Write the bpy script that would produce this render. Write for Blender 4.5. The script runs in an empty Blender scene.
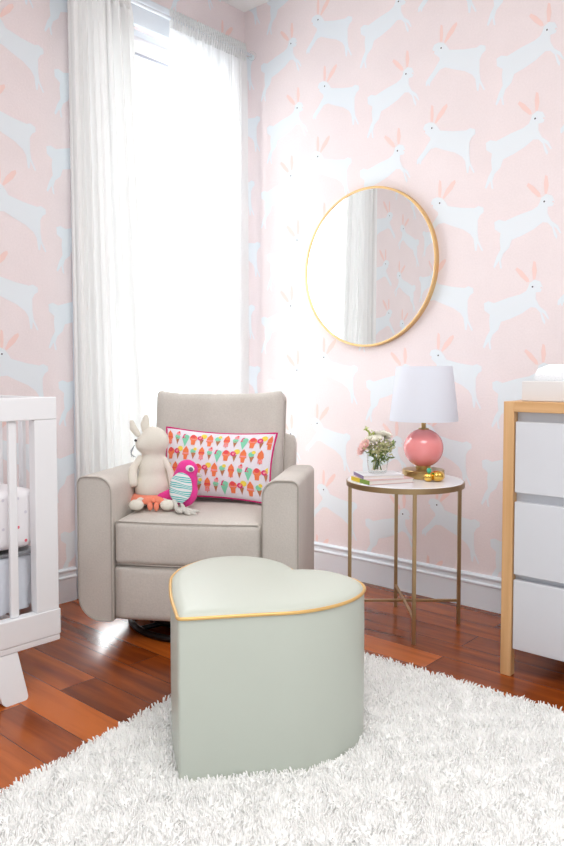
import bpy, bmesh, math, random
import numpy as np
from mathutils import Vector, Matrix, Euler
random.seed(7); rng = np.random.default_rng(7)
PI = math.pi
sc = bpy.context.scene
COL = sc.collection

# ------------------------------------------------------------------ camera
F_PX = 738.0
PITCH = math.radians(2.6)
cam = bpy.data.cameras.new('camera'); cam_o = bpy.data.objects.new('camera', cam); COL.objects.link(cam_o)
cam_o.location = (2.69, -2.733, 0.953)
cam_o.rotation_euler = (PI / 2 - PITCH, 0, math.radians(41.7))
cam.sensor_fit = 'AUTO'; cam.sensor_width = 36.0; cam.lens = 36.0 * F_PX / 846.0
cam.shift_y = (372 + F_PX * math.tan(PITCH) - 423) / 846.0
cam.clip_start = 0.05
sc.camera = cam_o
# ------------------------------------------------------------------ world, window light, exposure
w = bpy.data.worlds.new('world'); sc.world = w; w.use_nodes = True
bg = w.node_tree.nodes['Background']; bg.inputs[0].default_value = (0.88, 0.95, 1.0, 1); bg.inputs[1].default_value = 0.50
# overcast sky, much brighter on the window's side of the house
_nt = w.node_tree; _tc = _nt.nodes.new('ShaderNodeTexCoord'); _sx = _nt.nodes.new('ShaderNodeSeparateXYZ'); _mr = _nt.nodes.new('ShaderNodeMapRange')
_mr.inputs['From Min'].default_value = -0.25; _mr.inputs['From Max'].default_value = -0.6; _mr.inputs['To Min'].default_value = 0.50; _mr.inputs['To Max'].default_value = 2.2
_nt.links.new(_tc.outputs['Generated'], _sx.inputs[0]); _nt.links.new(_sx.outputs['X'], _mr.inputs['Value']); _nt.links.new(_mr.outputs['Result'], bg.inputs[1])
def area(name, loc, rot, sx, sy, power, col):
    l = bpy.data.lights.new(name, 'AREA'); l.shape = 'RECTANGLE'; l.size = sx; l.size_y = sy; l.energy = power; l.color = col
    o = bpy.data.objects.new(name, l); COL.objects.link(o); o.location = loc; o.rotation_euler = rot; return o
area('window_daylight', (-1.1, -0.61, 1.7), (0, -PI / 2, 0), 3.4, 4.0, 255, (0.98, 0.99, 1.0))
area('added_top_fill', (2.5, -2.3, 2.70), (0, 0, 0), 1.6, 1.6, 38, (1.0, 0.99, 0.98))  # unseen fill added overhead to lift upward-facing surfaces; no fixture in the room
sc.view_settings.view_transform = 'Standard'; sc.view_settings.look = 'None'
sc.view_settings.exposure = 0.56; sc.view_settings.gamma = 1.0; sc.view_settings.use_curve_mapping = False
sc.cycles.use_denoising = True
sc.cycles.max_bounces = 10; sc.cycles.diffuse_bounces = 5; sc.cycles.transmission_bounces = 8; sc.cycles.transparent_max_bounces = 16
sc.cycles.sample_clamp_indirect = 6.0

# ------------------------------------------------------------------ materials
def s2l(c):
    return tuple(((v / 255) / 12.92 if v / 255 <= 0.04045 else ((v / 255 + 0.055) / 1.055) ** 2.4) for v in c)
def mat(name, rgb, rough=0.6, metal=0.0, spec=0.5, coat=0.0, sheen=0.0, bump=None, var=None):
    """rgb in sRGB 0-255. bump=(scale, strength, distance); var=(scale, amount)"""
    m = bpy.data.materials.new(name); m.use_nodes = True; nt = m.node_tree; b = nt.nodes['Principled BSDF']
    c = s2l(rgb); b.inputs['Base Color'].default_value = (*c, 1); b.inputs['Roughness'].default_value = rough
    b.inputs['Metallic'].default_value = metal; b.inputs['Specular IOR Level'].default_value = spec
    b.inputs['Coat Weight'].default_value = coat; b.inputs['Sheen Weight'].default_value = sheen
    if bump or var:
        tc = nt.nodes.new('ShaderNodeTexCoord')
    if bump:
        n = nt.nodes.new('ShaderNodeTexNoise'); n.inputs['Scale'].default_value = bump[0]; n.inputs['Detail'].default_value = 3
        bp = nt.nodes.new('ShaderNodeBump'); bp.inputs['Strength'].default_value = bump[1]; bp.inputs['Distance'].default_value = bump[2]
        nt.links.new(tc.outputs['Object'], n.inputs['Vector']); nt.links.new(n.outputs['Fac'], bp.inputs['Height'])
        nt.links.new(bp.outputs['Normal'], b.inputs['Normal'])
    if var:
        n = nt.nodes.new('ShaderNodeTexNoise'); n.inputs['Scale'].default_value = var[0]; n.inputs['Detail'].default_value = 4
        r = nt.nodes.new('ShaderNodeMapRange'); r.inputs['To Min'].default_value = 1 - var[1]; r.inputs['To Max'].default_value = 1 + var[1]
        x = nt.nodes.new('ShaderNodeVectorMath'); x.operation = 'SCALE'; x.inputs[0].default_value = c
        nt.links.new(tc.outputs['Object'], n.inputs['Vector']); nt.links.new(n.outputs['Fac'], r.inputs['Value'])
        nt.links.new(r.outputs['Result'], x.inputs['Scale']); nt.links.new(x.outputs['Vector'], b.inputs['Base Color'])
    return m
def weave(name, rgb, scale=900, rough=0.85, strength=0.25, amount=0.05):
    """a fine woven cloth: crossed wave bands in bump and a little in colour"""
    m = mat(name, rgb, rough, sheen=0.15, spec=0.25); nt = m.node_tree; b = nt.nodes['Principled BSDF']; c = s2l(rgb)
    tc = nt.nodes.new('ShaderNodeTexCoord')
    n = nt.nodes.new('ShaderNodeTexNoise'); n.inputs['Scale'].default_value = scale * 0.4; n.inputs['Detail'].default_value = 2
    n2 = nt.nodes.new('ShaderNodeTexNoise'); n2.inputs['Scale'].default_value = 6
    ad = nt.nodes.new('ShaderNodeMath'); ad.operation = 'ADD'
    nt.links.new(tc.outputs['Object'], n.inputs['Vector']); nt.links.new(tc.outputs['Object'], n2.inputs['Vector'])
    nt.links.new(n.outputs['Fac'], ad.inputs[0]); nt.links.new(n2.outputs['Fac'], ad.inputs[1])
    r = nt.nodes.new('ShaderNodeMapRange'); r.inputs['From Min'].default_value = 0.6; r.inputs['From Max'].default_value = 1.4
    r.inputs['To Min'].default_value = 1 - amount; r.inputs['To Max'].default_value = 1 + amount
    x = nt.nodes.new('ShaderNodeVectorMath'); x.operation = 'SCALE'; x.inputs[0].default_value = c
    nt.links.new(ad.outputs[0], r.inputs['Value']); nt.links.new(r.outputs['Result'], x.inputs['Scale']); nt.links.new(x.outputs['Vector'], b.inputs['Base Color'])
    bp = nt.nodes.new('ShaderNodeBump'); bp.inputs['Strength'].default_value = strength; bp.inputs['Distance'].default_value = 0.001
    nt.links.new(n.outputs['Fac'], bp.inputs['Height']); nt.links.new(bp.outputs['Normal'], b.inputs['Normal'])
    return m
def wood_mat(name, rgb, rgb2, axis, rough=0.45):
    m = mat(name, rgb, rough); nt = m.node_tree; b = nt.nodes['Principled BSDF']
    tc = nt.nodes.new('ShaderNodeTexCoord'); mp = nt.nodes.new('ShaderNodeMapping')
    s = [60, 60, 60]; s[axis] = 3; mp.inputs['Scale'].default_value = s
    n = nt.nodes.new('ShaderNodeTexNoise'); n.inputs['Scale'].default_value = 1; n.inputs['Detail'].default_value = 5
    cr = nt.nodes.new('ShaderNodeValToRGB'); cr.color_ramp.elements[0].position = 0.3; cr.color_ramp.elements[1].position = 0.7
    cr.color_ramp.elements[0].color = (*s2l(rgb2), 1); cr.color_ramp.elements[1].color = (*s2l(rgb), 1)
    nt.links.new(tc.outputs['Object'], mp.inputs['Vector']); nt.links.new(mp.outputs['Vector'], n.inputs['Vector'])
    nt.links.new(n.outputs['Fac'], cr.inputs['Fac']); nt.links.new(cr.outputs['Color'], b.inputs['Base Color'])
    return m
def floor_mat():
    m = mat('floor_hardwood', (150, 72, 40), 0.27, spec=0.25, coat=0.25); nt = m.node_tree; b = nt.nodes['Principled BSDF']; L = nt.links
    b.inputs['Coat Roughness'].default_value = 0.12
    tc = nt.nodes.new('ShaderNodeTexCoord')
    mp = nt.nodes.new('ShaderNodeMapping'); mp.inputs['Location'].default_value = (-0.75, 1.43, 0)
    L.new(tc.outputs['Object'], mp.inputs['Vector'])
    br = nt.nodes.new('ShaderNodeTexBrick'); br.inputs['Scale'].default_value = 1; br.inputs['Brick Width'].default_value = 1.15
    br.inputs['Row Height'].default_value = 0.125; br.inputs['Mortar Size'].default_value = 0.0011; br.inputs['Mortar Smooth'].default_value = 0.1
    br.offset = 0.37; br.offset_frequency = 2
    br.inputs['Color1'].default_value = (0, 0, 0, 1); br.inputs['Color2'].default_value = (1, 1, 1, 1); br.inputs['Mortar'].default_value = (0.5, 0.5, 0.5, 1)
    L.new(mp.outputs['Vector'], br.inputs['Vector'])
    # grain stretched along the boards, shifted per board
    m2 = nt.nodes.new('ShaderNodeMapping'); m2.inputs['Scale'].default_value = (2.2, 26, 1); L.new(tc.outputs['Object'], m2.inputs['Vector'])
    sh = nt.nodes.new('ShaderNodeVectorMath'); sh.operation = 'ADD'
    sc_ = nt.nodes.new('ShaderNodeVectorMath'); sc_.operation = 'SCALE'; sc_.inputs['Scale'].default_value = 7
    L.new(br.outputs['Color'], sc_.inputs[0]); L.new(m2.outputs['Vector'], sh.inputs[0]); L.new(sc_.outputs['Vector'], sh.inputs[1])
    n = nt.nodes.new('ShaderNodeTexNoise'); n.inputs['Scale'].default_value = 1; n.inputs['Detail'].default_value = 4; n.inputs['Distortion'].default_value = 0.7
    L.new(sh.outputs['Vector'], n.inputs['Vector'])
    cr = nt.nodes.new('ShaderNodeValToRGB'); e = cr.color_ramp.elements
    e[0].position = 0.3; e[0].color = (*s2l((108, 47, 14)), 1); e[1].position = 0.72; e[1].color = (*s2l((192, 100, 36)), 1)
    e2 = cr.color_ramp.elements.new(0.5); e2.color = (*s2l((148, 70, 22)), 1)
    mx = nt.nodes.new('ShaderNodeMath'); mx.operation = 'MULTIPLY_ADD'; mx.inputs[1].default_value = 0.46; 
    L.new(br.outputs['Color'], mx.inputs[0]); sb = nt.nodes.new('ShaderNodeMath'); sb.operation = 'MULTIPLY_ADD'; sb.inputs[1].default_value = 0.62; sb.inputs[2].default_value = -0.03
    L.new(n.outputs['Fac'], sb.inputs[0]); L.new(sb.outputs[0], mx.inputs[2]); L.new(mx.outputs[0], cr.inputs['Fac'])
    dk = nt.nodes.new('ShaderNodeMixRGB'); dk.blend_type = 'MIX'; dk.inputs['Color2'].default_value = (*s2l((48, 18, 10)), 1)
    L.new(br.outputs['Fac'], dk.inputs['Fac']); L.new(cr.outputs['Color'], dk.inputs['Color1']); L.new(dk.outputs['Color'], b.inputs['Base Color'])
    bp = nt.nodes.new('ShaderNodeBump'); bp.inputs['Strength'].default_value = 0.3; bp.inputs['Distance'].default_value = 0.001; bp.invert = True
    L.new(br.outputs['Fac'], bp.inputs['Height']); L.new(bp.outputs['Normal'], b.inputs['Normal'])
    return m
def sheer_mat(name, trans, hole):
    m = bpy.data.materials.new(name); m.use_nodes = True; nt = m.node_tree; nt.nodes.clear()
    out = nt.nodes.new('ShaderNodeOutputMaterial'); d = nt.nodes.new('ShaderNodeBsdfDiffuse'); t = nt.nodes.new('ShaderNodeBsdfTranslucent')
    tr = nt.nodes.new('ShaderNodeBsdfTransparent'); a = nt.nodes.new('ShaderNodeMixShader'); b = nt.nodes.new('ShaderNodeMixShader')
    d.inputs[0].default_value = (*s2l((246, 246, 245)), 1); t.inputs[0].default_value = (*s2l((246, 247, 247)), 1)
    a.inputs[0].default_value = trans; b.inputs[0].default_value = hole
    L = nt.links; L.new(d.outputs[0], a.inputs[1]); L.new(t.outputs[0], a.inputs[2]); L.new(a.outputs[0], b.inputs[1]); L.new(tr.outputs[0], b.inputs[2]); L.new(b.outputs[0], out.inputs[0])
    return m
def glass_mat(name, ior=1.45, pane=False):
    m = bpy.data.materials.new(name); m.use_nodes = True; nt = m.node_tree; nt.nodes.clear(); L = nt.links
    out = nt.nodes.new('ShaderNodeOutputMaterial'); g = nt.nodes.new('ShaderNodeBsdfGlossy'); g.inputs['Roughness'].default_value = 0.02
    tr = nt.nodes.new('ShaderNodeBsdfTransparent'); fr = nt.nodes.new('ShaderNodeLayerWeight'); fr.inputs['Blend'].default_value = 0.12 * (ior - 1)
    tr.inputs[0].default_value = (0.985, 0.995, 0.99, 1)
    mx = nt.nodes.new('ShaderNodeMixShader'); k = nt.nodes.new('ShaderNodeMath'); k.operation = 'MULTIPLY'; k.inputs[1].default_value = 0.45; L.new(fr.outputs[0], k.inputs[0]); L.new(k.outputs[0], mx.inputs[0]); L.new(tr.outputs[0], mx.inputs[1]); L.new(g.outputs[0], mx.inputs[2]); L.new(mx.outputs[0], out.inputs[0])
    return m
M = {}
M['wall'] = weave('pink_wallpaper', (237, 224, 224), 330, 0.8, 0.6, 0.035)
M['rabbit'] = mat('wallpaper_white_print', (229, 234, 238), 0.8, bump=(200, 0.2, 0.001))
M['ear'] = mat('wallpaper_coral_print', (242, 210, 203), 0.8)
M['dark'] = mat('dark_print', (70, 62, 66), 0.7)
M['ceil'] = mat('ceiling_paint', (246, 246, 244), 0.9, bump=(40, 0.1, 0.001))
M['trim'] = mat('white_trim_paint', (230, 236, 243), 0.4)
M['floor'] = floor_mat()
M['sheer'] = sheer_mat('sheer_curtain', 0.50, 0.06); M['dense'] = sheer_mat('bunched_curtain', 0.055, 0.0)
M['pane'] = glass_mat('window_glass', 1.4)
M['glass'] = glass_mat('vase_glass', 1.5)
M['water'] = glass_mat('vase_water', 1.33)
M['linen'] = weave('grey_beige_linen', (208, 201, 193), 420, 0.9, 0.6, 0.09)
M['piping'] = weave('linen_piping', (180, 172, 163), 700)
M['cribw'] = mat('crib_white_paint', (236, 236, 238), 0.35)
M['sheet'] = mat('crib_sheet_cotton', (243, 240, 242), 0.85, bump=(30, 0.2, 0.004))
M['skirt'] = mat('crib_skirt_cotton', (222, 226, 234), 0.85, bump=(25, 0.5, 0.01))
M['springs'] = mat('grey_metal_frame', (150, 152, 156), 0.4, metal=0.5)
M['red'] = mat('red_dot', (232, 120, 132), 0.8)
M['greydot'] = mat('grey_dot', (222, 218, 226), 0.8)
M['mint'] = mat('mint_leatherette', (193, 198, 187), 0.42, spec=0.45, bump=(350, 0.12, 0.0006), var=(3, 0.02))
M['goldpipe'] = mat('gold_piping', (222, 180, 112), 0.38, metal=0.5)
M['brass'] = mat('brushed_brass', (176, 150, 112), 0.34, metal=0.9, bump=(300, 0.1, 0.0005))
M['brass2'] = mat('lamp_brass', (178, 150, 98), 0.3, metal=0.9)
M['mirrorframe'] = mat('satin_gold_frame', (228, 190, 134), 0.38, metal=0.7)
M['mirror'] = mat('mirror_glass', (244, 246, 246), 0.01, metal=1.0)
M['gold'] = mat('polished_gold', (232, 190, 96), 0.12, metal=1.0)
M['marble'] = mat('white_marble', (240, 240, 244), 0.2, var=(9, 0.05))
M['pink_glass'] = mat('pink_glazed_ceramic', (250, 154, 154), 0.12, coat=0.5, var=(14, 0.06))
M['shade'] = mat('white_linen_shade', (233, 236, 246), 0.85, bump=(500, 0.2, 0.0006))
M['maple'] = wood_mat('light_maple', (222, 178, 128), (204, 156, 104), 2)
M['mapleh'] = wood_mat('light_maple_cross', (222, 178, 128), (204, 156, 104), 0)
M['dressw'] = mat('dresser_white_paint', (214, 215, 220), 0.35)
M['traywhite'] = mat('tray_white_paint', (226, 223, 222), 0.4)
M['terry'] = mat('white_terry', (245, 246, 248), 0.95, bump=(260, 0.8, 0.004))
M['blackmetal'] = mat('black_metal', (38, 36, 36), 0.3, metal=0.6)
M['plush'] = weave('cream_plush', (232, 226, 214), 800, 0.95, 0.3)
M['coral'] = weave('coral_cloth', (246, 146, 118), 800)
M['hotpink'] = weave('hot_pink_cloth', (238, 66, 156), 800)
M['turq'] = mat('turquoise_stripe', (70, 196, 196), 0.85)
M['whitecloth'] = weave('white_cloth', (240, 242, 242), 800)
M['greyfelt'] = weave('grey_felt', (206, 202, 194), 700)
M['greyeye'] = mat('grey_button', (110, 116, 126), 0.4)
M['pilloww'] = weave('pillow_white_cotton', (238, 232, 240), 700)
M['pinkpipe'] = weave('magenta_piping', (214, 40, 120), 700)
M['cone_o'] = mat('orange_print', (244, 128, 80), 0.85)
M['cone_b'] = mat('brown_print', (188, 122, 84), 0.85)
M['cone_g'] = mat('mint_print', (134, 214, 178), 0.85)
M['scoop_r'] = mat('coral_red_print', (236, 78, 84), 0.85)
M['scoop_p'] = mat('pink_print', (244, 156, 160), 0.85)
M['scoop_m'] = mat('magenta_print', (222, 50, 120), 0.85)
M['scoop_y'] = mat('yellow_print', (246, 218, 84), 0.85)
M['leaf'] = mat('leaf_green', (128, 148, 86), 0.6, var=(60, 0.2))
M['leaf2'] = mat('pale_green_bloom', (206, 218, 130), 0.7, var=(60, 0.15))
M['stem'] = mat('stem_green', (96, 116, 66), 0.6)
M['petalw'] = mat('cream_petal', (248, 244, 232), 0.7)
M['petalp'] = mat('blush_petal', (246, 206, 200), 0.7)
M['buds'] = mat('sage_bud', (196, 194, 146), 0.8, var=(80, 0.2))
M['page'] = mat('paper_page', (238, 232, 226), 0.8)
M['coverp'] = mat('pink_cover', (222, 190, 186), 0.5)
M['coverw'] = mat('white_cover', (234, 234, 238), 0.4)
M['spiney'] = mat('yellow_spine', (236, 208, 60), 0.5)
M['spineg'] = mat('green_spine', (140, 170, 76), 0.5)
M['coverpurple'] = mat('violet_spine', (150, 130, 170), 0.5)
M['emerald'] = mat('green_stone', (60, 178, 140), 0.2, coat=0.4)
M['shag'] = mat('white_shag', (251, 250, 248), 0.95, spec=0.05)
_b = M['shag'].node_tree.nodes['Principled BSDF']; _b.inputs['Subsurface Weight'].default_value = 0.0
M['blind'] = mat('roller_blind_cloth', (240, 238, 242), 0.8)
M['blindbar'] = mat('grey_blind_bar', (176, 178, 190), 0.5)
M['wire'] = mat('white_cord', (235, 235, 235), 0.6)

# ------------------------------------------------------------------ helpers
def link(o, parent=None):
    COL.objects.link(o)
    if parent is not None: o.parent = parent
    return o
def obj(name, bm, m, parent=None, smooth=True, mods=None, angle=None):
    me = bpy.data.meshes.new(name)
    bm.normal_update(); bm.to_mesh(me); bm.free()
    for mm in (m if isinstance(m, (list, tuple)) else [m]): me.materials.append(mm)
    if smooth:
        for p in me.polygons: p.use_smooth = True
        if angle is not None: me.set_sharp_from_angle(angle=math.radians(angle))
    return link(bpy.data.objects.new(name, me), parent)
def tag(o, label=None, cat=None, group=None, kind=None):
    if label: o['label'] = label
    if cat: o['category'] = cat
    if group: o['group'] = group
    if kind: o['kind'] = kind
    return o
def thing(name, label, cat, loc=(0, 0, 0), rz=0.0, group=None, rot=None):
    o = bpy.data.objects.new(name, None); link(o); o.empty_display_size = 0.05
    o.location = loc; o.rotation_euler = rot if rot else (0, 0, rz)
    return tag(o, label, cat, group)
def B(): return bmesh.new()
def set_mi(bm, faces, mi):
    for f in faces: f.material_index = mi
def box(bm, x0, x1, y0, y1, z0, z1, bev=0.0, seg=2, mi=0):
    r = bmesh.ops.create_cube(bm, size=1.0); vs = r['verts']
    for v in vs: v.co = Vector(((x0 + x1) / 2 + v.co.x * (x1 - x0), (y0 + y1) / 2 + v.co.y * (y1 - y0), (z0 + z1) / 2 + v.co.z * (z1 - z0)))
    fs = {f for v in vs for f in v.link_faces}
    set_mi(bm, fs, mi)
    if bev > 0:
        es = list({e for v in vs for e in v.link_edges})
        r2 = bmesh.ops.bevel(bm, geom=es, offset=bev, segments=seg, profile=0.5, affect='EDGES')
        for f in r2['faces']: f.material_index = mi
    return vs
def cushion(bm, w, d, h, r, puff=(0, 0, 0), n=14, loc=(0, 0, 0), rot=None, taper=None, mi=0):
    """rounded box grown from a gridded cube with crowned faces"""
    hs = Vector((w / 2, d / 2, h / 2)); core = Vector((max(hs.x - r, 0), max(hs.y - r, 0), max(hs.z - r, 0)))
    R = (rot.to_matrix() if isinstance(rot, Euler) else rot) if rot is not None else Matrix.Identity(3)
    cache = {}
    def gv(i, j, k):
        key = (i, j, k)
        if key in cache: return cache[key]
        q = Vector((2 * i / n - 1, 2 * j / n - 1, 2 * k / n - 1))
        q = Vector([math.copysign(abs(c) ** 0.8, c) for c in q])
        p = Vector((q.x * hs.x, q.y * hs.y, q.z * hs.z))
        c = Vector((max(-core.x, min(core.x, p.x)), max(-core.y, min(core.y, p.y)), max(-core.z, min(core.z, p.z))))
        dd = p - c
        if dd.length > 1e-9:
            dd = dd / dd.length * r
        p = c + dd
        for a in range(3):
            if abs(q[a]) > 0.999 and puff[a]:
                o1, o2 = [t for t in range(3) if t != a]
                p[a] += math.copysign(puff[a] * (1 - q[o1] ** 2) ** 0.7 * (1 - q[o2] ** 2) ** 0.7, q[a])
        if taper: p = taper(p, q)
        v = bm.verts.new(R @ p + Vector(loc)); cache[key] = v; return v
    for a in range(3):
        for side in (0, n):
            for i in range(n):
                for j in range(n):
                    def g(u, v):
                        t = [0, 0, 0]; t[a] = side; t[(a + 1) % 3] = u; t[(a + 2) % 3] = v; return gv(*t)
                    vs = [g(i, j), g(i + 1, j), g(i + 1, j + 1), g(i, j + 1)]
                    if side == 0: vs.reverse()
                    f = bm.faces.new(vs); f.material_index = mi
def tube(bm, pts, rad, seg=8, closed=False, cap=True, mi=0):
    pts = [Vector(p) for p in pts]; n = len(pts); rings = []
    rads = rad if isinstance(rad, (list, tuple)) else [rad] * n
    prev = None
    for i, p in enumerate(pts):
        if closed: t = pts[(i + 1) % n] - pts[i - 1]
        else: t = pts[min(i + 1, n - 1)] - pts[max(i - 1, 0)]
        t.normalize()
        if prev is None:
            u = t.orthogonal().normalized()
        else:
            u = prev - t * prev.dot(t)
            u = u.normalized() if u.length > 1e-6 else t.orthogonal().normalized()
        prev = u; v = t.cross(u)
        rings.append([bm.verts.new(p + (u * math.cos(2 * PI * k / seg) + v * math.sin(2 * PI * k / seg)) * rads[i]) for k in range(seg)])
    m = n if closed else n - 1
    for i in range(m):
        a, b = rings[i], rings[(i + 1) % n]
        off = 0
        if closed and i == n - 1:   # align seam
            off = min(range(seg), key=lambda o: (a[0].co - b[o].co).length)
        for k in range(seg):
            f = bm.faces.new([a[k], a[(k + 1) % seg], b[(k + 1 + off) % seg], b[(k + off) % seg]]); f.material_index = mi
    if cap and not closed:
        bm.faces.new(list(reversed(rings[0]))).material_index = mi; bm.faces.new(rings[-1]).material_index = mi
def lathe(bm, prof, seg=48, loc=(0, 0, 0), mi=0, closed=False):
    """prof: list of (r, z) from bottom to top"""
    rings = []
    for r, z in prof:
        if r < 1e-6: rings.append([bm.verts.new((loc[0], loc[1], loc[2] + z))])
        else: rings.append([bm.verts.new((loc[0] + r * math.cos(2 * PI * k / seg), loc[1] + r * math.sin(2 * PI * k / seg), loc[2] + z)) for k in range(seg)])
    prs = list(zip(rings[:-1], rings[1:])) + ([(rings[-1], rings[0])] if closed else [])
    for a, b in prs:
        for k in range(seg):
            k2 = (k + 1) % seg
            if len(a) == 1 and len(b) == 1: continue
            if len(a) == 1: vs = [a[0], b[k2], b[k]]
            elif len(b) == 1: vs = [a[k], a[k2], b[0]]
            else: vs = [a[k], a[k2], b[k2], b[k]]
            bm.faces.new(vs).material_index = mi
def ball(bm, c, r, sub=3, mi=0, rot=None):
    r = (r, r, r) if not isinstance(r, (tuple, list)) else r
    q = bmesh.ops.create_icosphere(bm, subdivisions=sub, radius=1.0)
    R = rot.to_matrix() if rot else Matrix.Identity(3)
    for v in q['verts']:
        v.co = R @ Vector((v.co.x * r[0], v.co.y * r[1], v.co.z * r[2])) + Vector(c)
        for f in v.link_faces: f.material_index = mi
def prism(bm, poly, fn, d0, d1, mi=0):
    """extrude a 2D outline between two depths; fn(u, v, depth) -> xyz"""
    a = [bm.verts.new(fn(u, v, d0)) for u, v in poly]; b = [bm.verts.new(fn(u, v, d1)) for u, v in poly]
    n = len(poly)
    fs = [bm.faces.new(a), bm.faces.new(list(reversed(b)))]
    for i in range(n): fs.append(bm.faces.new([a[i], b[i], b[(i + 1) % n], a[(i + 1) % n]]))
    set_mi(bm, fs, mi); bmesh.ops.recalc_face_normals(bm, faces=fs); return fs
def rrect(x0, x1, z0, z1, r, seg=6):
    """rounded rectangle outline, r = (bl, br, tr, tl)"""
    out = []
    for (cx, cz, a0, rr) in ((x0, z0, PI, r[0]), (x1, z0, 1.5 * PI, r[1]), (x1, z1, 0, r[2]), (x0, z1, PI / 2, r[3])):
        ox = cx + rr * (1 if cx == x0 else -1); oz = cz + rr * (1 if cz == z0 else -1)
        for k in range(seg + 1):
            a = a0 + PI / 2 * k / seg; out.append((ox + rr * math.cos(a), oz + rr * math.sin(a)))
    return out
def mod(o, kind, **k):
    m = o.modifiers.new(kind.lower(), kind)
    for a, b in k.items(): setattr(m, a, b)
    return o
def fuse(o, voxel=0.005, it=6):
    mod(o, 'REMESH', mode='VOXEL', voxel_size=voxel, use_smooth_shade=True); mod(o, 'SMOOTH', iterations=it, factor=0.6); return o
def catmull(P, n=8):
    out = []; N = len(P)
    for i in range(N):
        p0, p1, p2, p3 = [np.array(P[(i + k - 1) % N]) for k in range(4)]
        for t in np.linspace(0, 1, n, endpoint=False):
            out.append(tuple(0.5 * (2 * p1 + (p2 - p0) * t + (2 * p0 - 5 * p1 + 4 * p2 - p3) * t * t + (3 * p1 - p0 - 3 * p2 + p3) * t ** 3)))
    return out

# ================================================================== the setting
RX, RY, CZ = 4.6, -4.4, 2.775
OY0, OY1, OZ0, OZ1 = -0.945, -0.20, 0.12, 2.47        # window opening in wall_left

# rabbits of the wallpaper, outlines relative to the eye (m)
RA = dict(body=[(-0.041, 0.007), (-0.033, 0.022), (-0.012, 0.026), (0.01, 0.018), (0.026, 0.001), (0.038, -0.018), (0.1, -0.034), (0.157, -0.043), (0.174, -0.037), (0.195, -0.047), (0.196, -0.065), (0.181, -0.075), (0.171, -0.094), (0.171, -0.142), (0.176, -0.174), (0.196, -0.215), (0.19, -0.217), (0.172, -0.184), (0.168, -0.213), (0.161, -0.212), (0.154, -0.165), (0.14, -0.144), (0.107, -0.121), (0.058, -0.101), (0.02, -0.083), (-0.005, -0.085), (-0.03, -0.109), (-0.049, -0.127), (-0.052, -0.139), (-0.057, -0.137), (-0.059, -0.128), (-0.065, -0.136), (-0.071, -0.134), (-0.07, -0.118), (-0.059, -0.106), (-0.037, -0.085), (-0.018, -0.061), (-0.006, -0.047), (-0.008, -0.036), (-0.031, -0.015)],
          ears=[[(-0.006, 0.027), (-0.007, 0.068), (-0.003, 0.095), (0.006, 0.087), (0.008, 0.054), (0.005, 0.023)], [(0.013, 0.019), (0.028, 0.05), (0.053, 0.076), (0.069, 0.083), (0.072, 0.072), (0.057, 0.047), (0.038, 0.03), (0.019, 0.014)]])
RB = dict(body=[(-0.012, 0.015), (0.007, 0.026), (0.029, 0.018), (0.039, -0.005), (0.032, -0.021), (0.013, -0.022), (0.013, -0.046), (0.028, -0.075), (0.052, -0.095), (0.066, -0.124), (0.061, -0.125), (0.047, -0.105), (0.036, -0.097), (0.052, -0.134), (0.048, -0.144), (0.039, -0.129), (0.031, -0.099), (0.014, -0.08), (-0.005, -0.076), (-0.04, -0.098), (-0.085, -0.116), (-0.125, -0.127), (-0.136, -0.157), (-0.16, -0.177), (-0.169, -0.203), (-0.164, -0.234), (-0.172, -0.231), (-0.177, -0.203), (-0.194, -0.229), (-0.2, -0.223), (-0.186, -0.184), (-0.171, -0.159), (-0.175, -0.12), (-0.172, -0.096), (-0.196, -0.078), (-0.198, -0.05), (-0.179, -0.043), (-0.155, -0.052), (-0.097, -0.035), (-0.047, -0.025), (-0.025, -0.014), (-0.017, 0.0)],
          ears=[[(-0.023, 0.019), (-0.048, 0.042), (-0.069, 0.07), (-0.063, 0.079), (-0.041, 0.063), (-0.017, 0.034), (-0.013, 0.02)], [(0.001, 0.027), (-0.003, 0.067), (0.002, 0.097), (0.011, 0.092), (0.016, 0.058), (0.01, 0.027)]])
def rabbits(bm, fn, u0, u1, v0, v1, first_a):
    """prints the running rabbits on a wall; fn(u, v) -> xyz; shapes are cut at the rectangle's edge"""
    t = bmesh.new()
    def poly(pts, mi, lift):
        f = t.faces.new([t.verts.new((p[0], p[1], lift)) for p in pts]); f.material_index = mi
    P = 0.607
    for k in range(-3, 9):
        for n in range(-2, 10):
            for kind, du, zb in ((RA, 0.0, 0.395), (RB, 0.44, 0.335)):
                eu = first_a + k * P + du + (0.02 if n % 2 == 0 else -0.02); ev = zb + 0.3135 * n
                if eu < u0 - 0.25 or eu > u1 + 0.25 or ev < v0 - 0.15 or ev > v1 + 0.3: continue
                poly([(eu + a, ev + b) for a, b in kind['body']], 1, 0.0006)
                for e in kind['ears']: poly([(eu + a, ev + b) for a, b in e], 2, 0.0008)
                poly([(eu + 0.0035 * math.cos(q * PI / 4), ev + 0.0035 * math.sin(q * PI / 4)) for q in range(8)], 3, 0.0012)
                s = -1 if kind is RA else 1
                poly([(eu + s * 0.034 + 0.003 * math.cos(q * PI / 3), ev - 0.006 + 0.003 * math.sin(q * PI / 3)) for q in range(6)], 2, 0.0012)
    bmesh.ops.triangulate(t, faces=t.faces[:])
    for co, no in (((u0, 0, 0), (-1, 0, 0)), ((u1, 0, 0), (1, 0, 0)), ((0, v0, 0), (0, -1, 0)), ((0, v1, 0), (0, 1, 0))):
        bmesh.ops.bisect_plane(t, geom=t.verts[:] + t.edges[:] + t.faces[:], plane_co=co, plane_no=no, clear_outer=True)
    m = {v: bm.verts.new(fn(v.co.x, v.co.y, v.co.z)) for v in t.verts}
    for f in t.faces:
        g = bm.faces.new([m[v] for v in f.verts]); g.material_index = f.material_index
    t.free()

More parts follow.
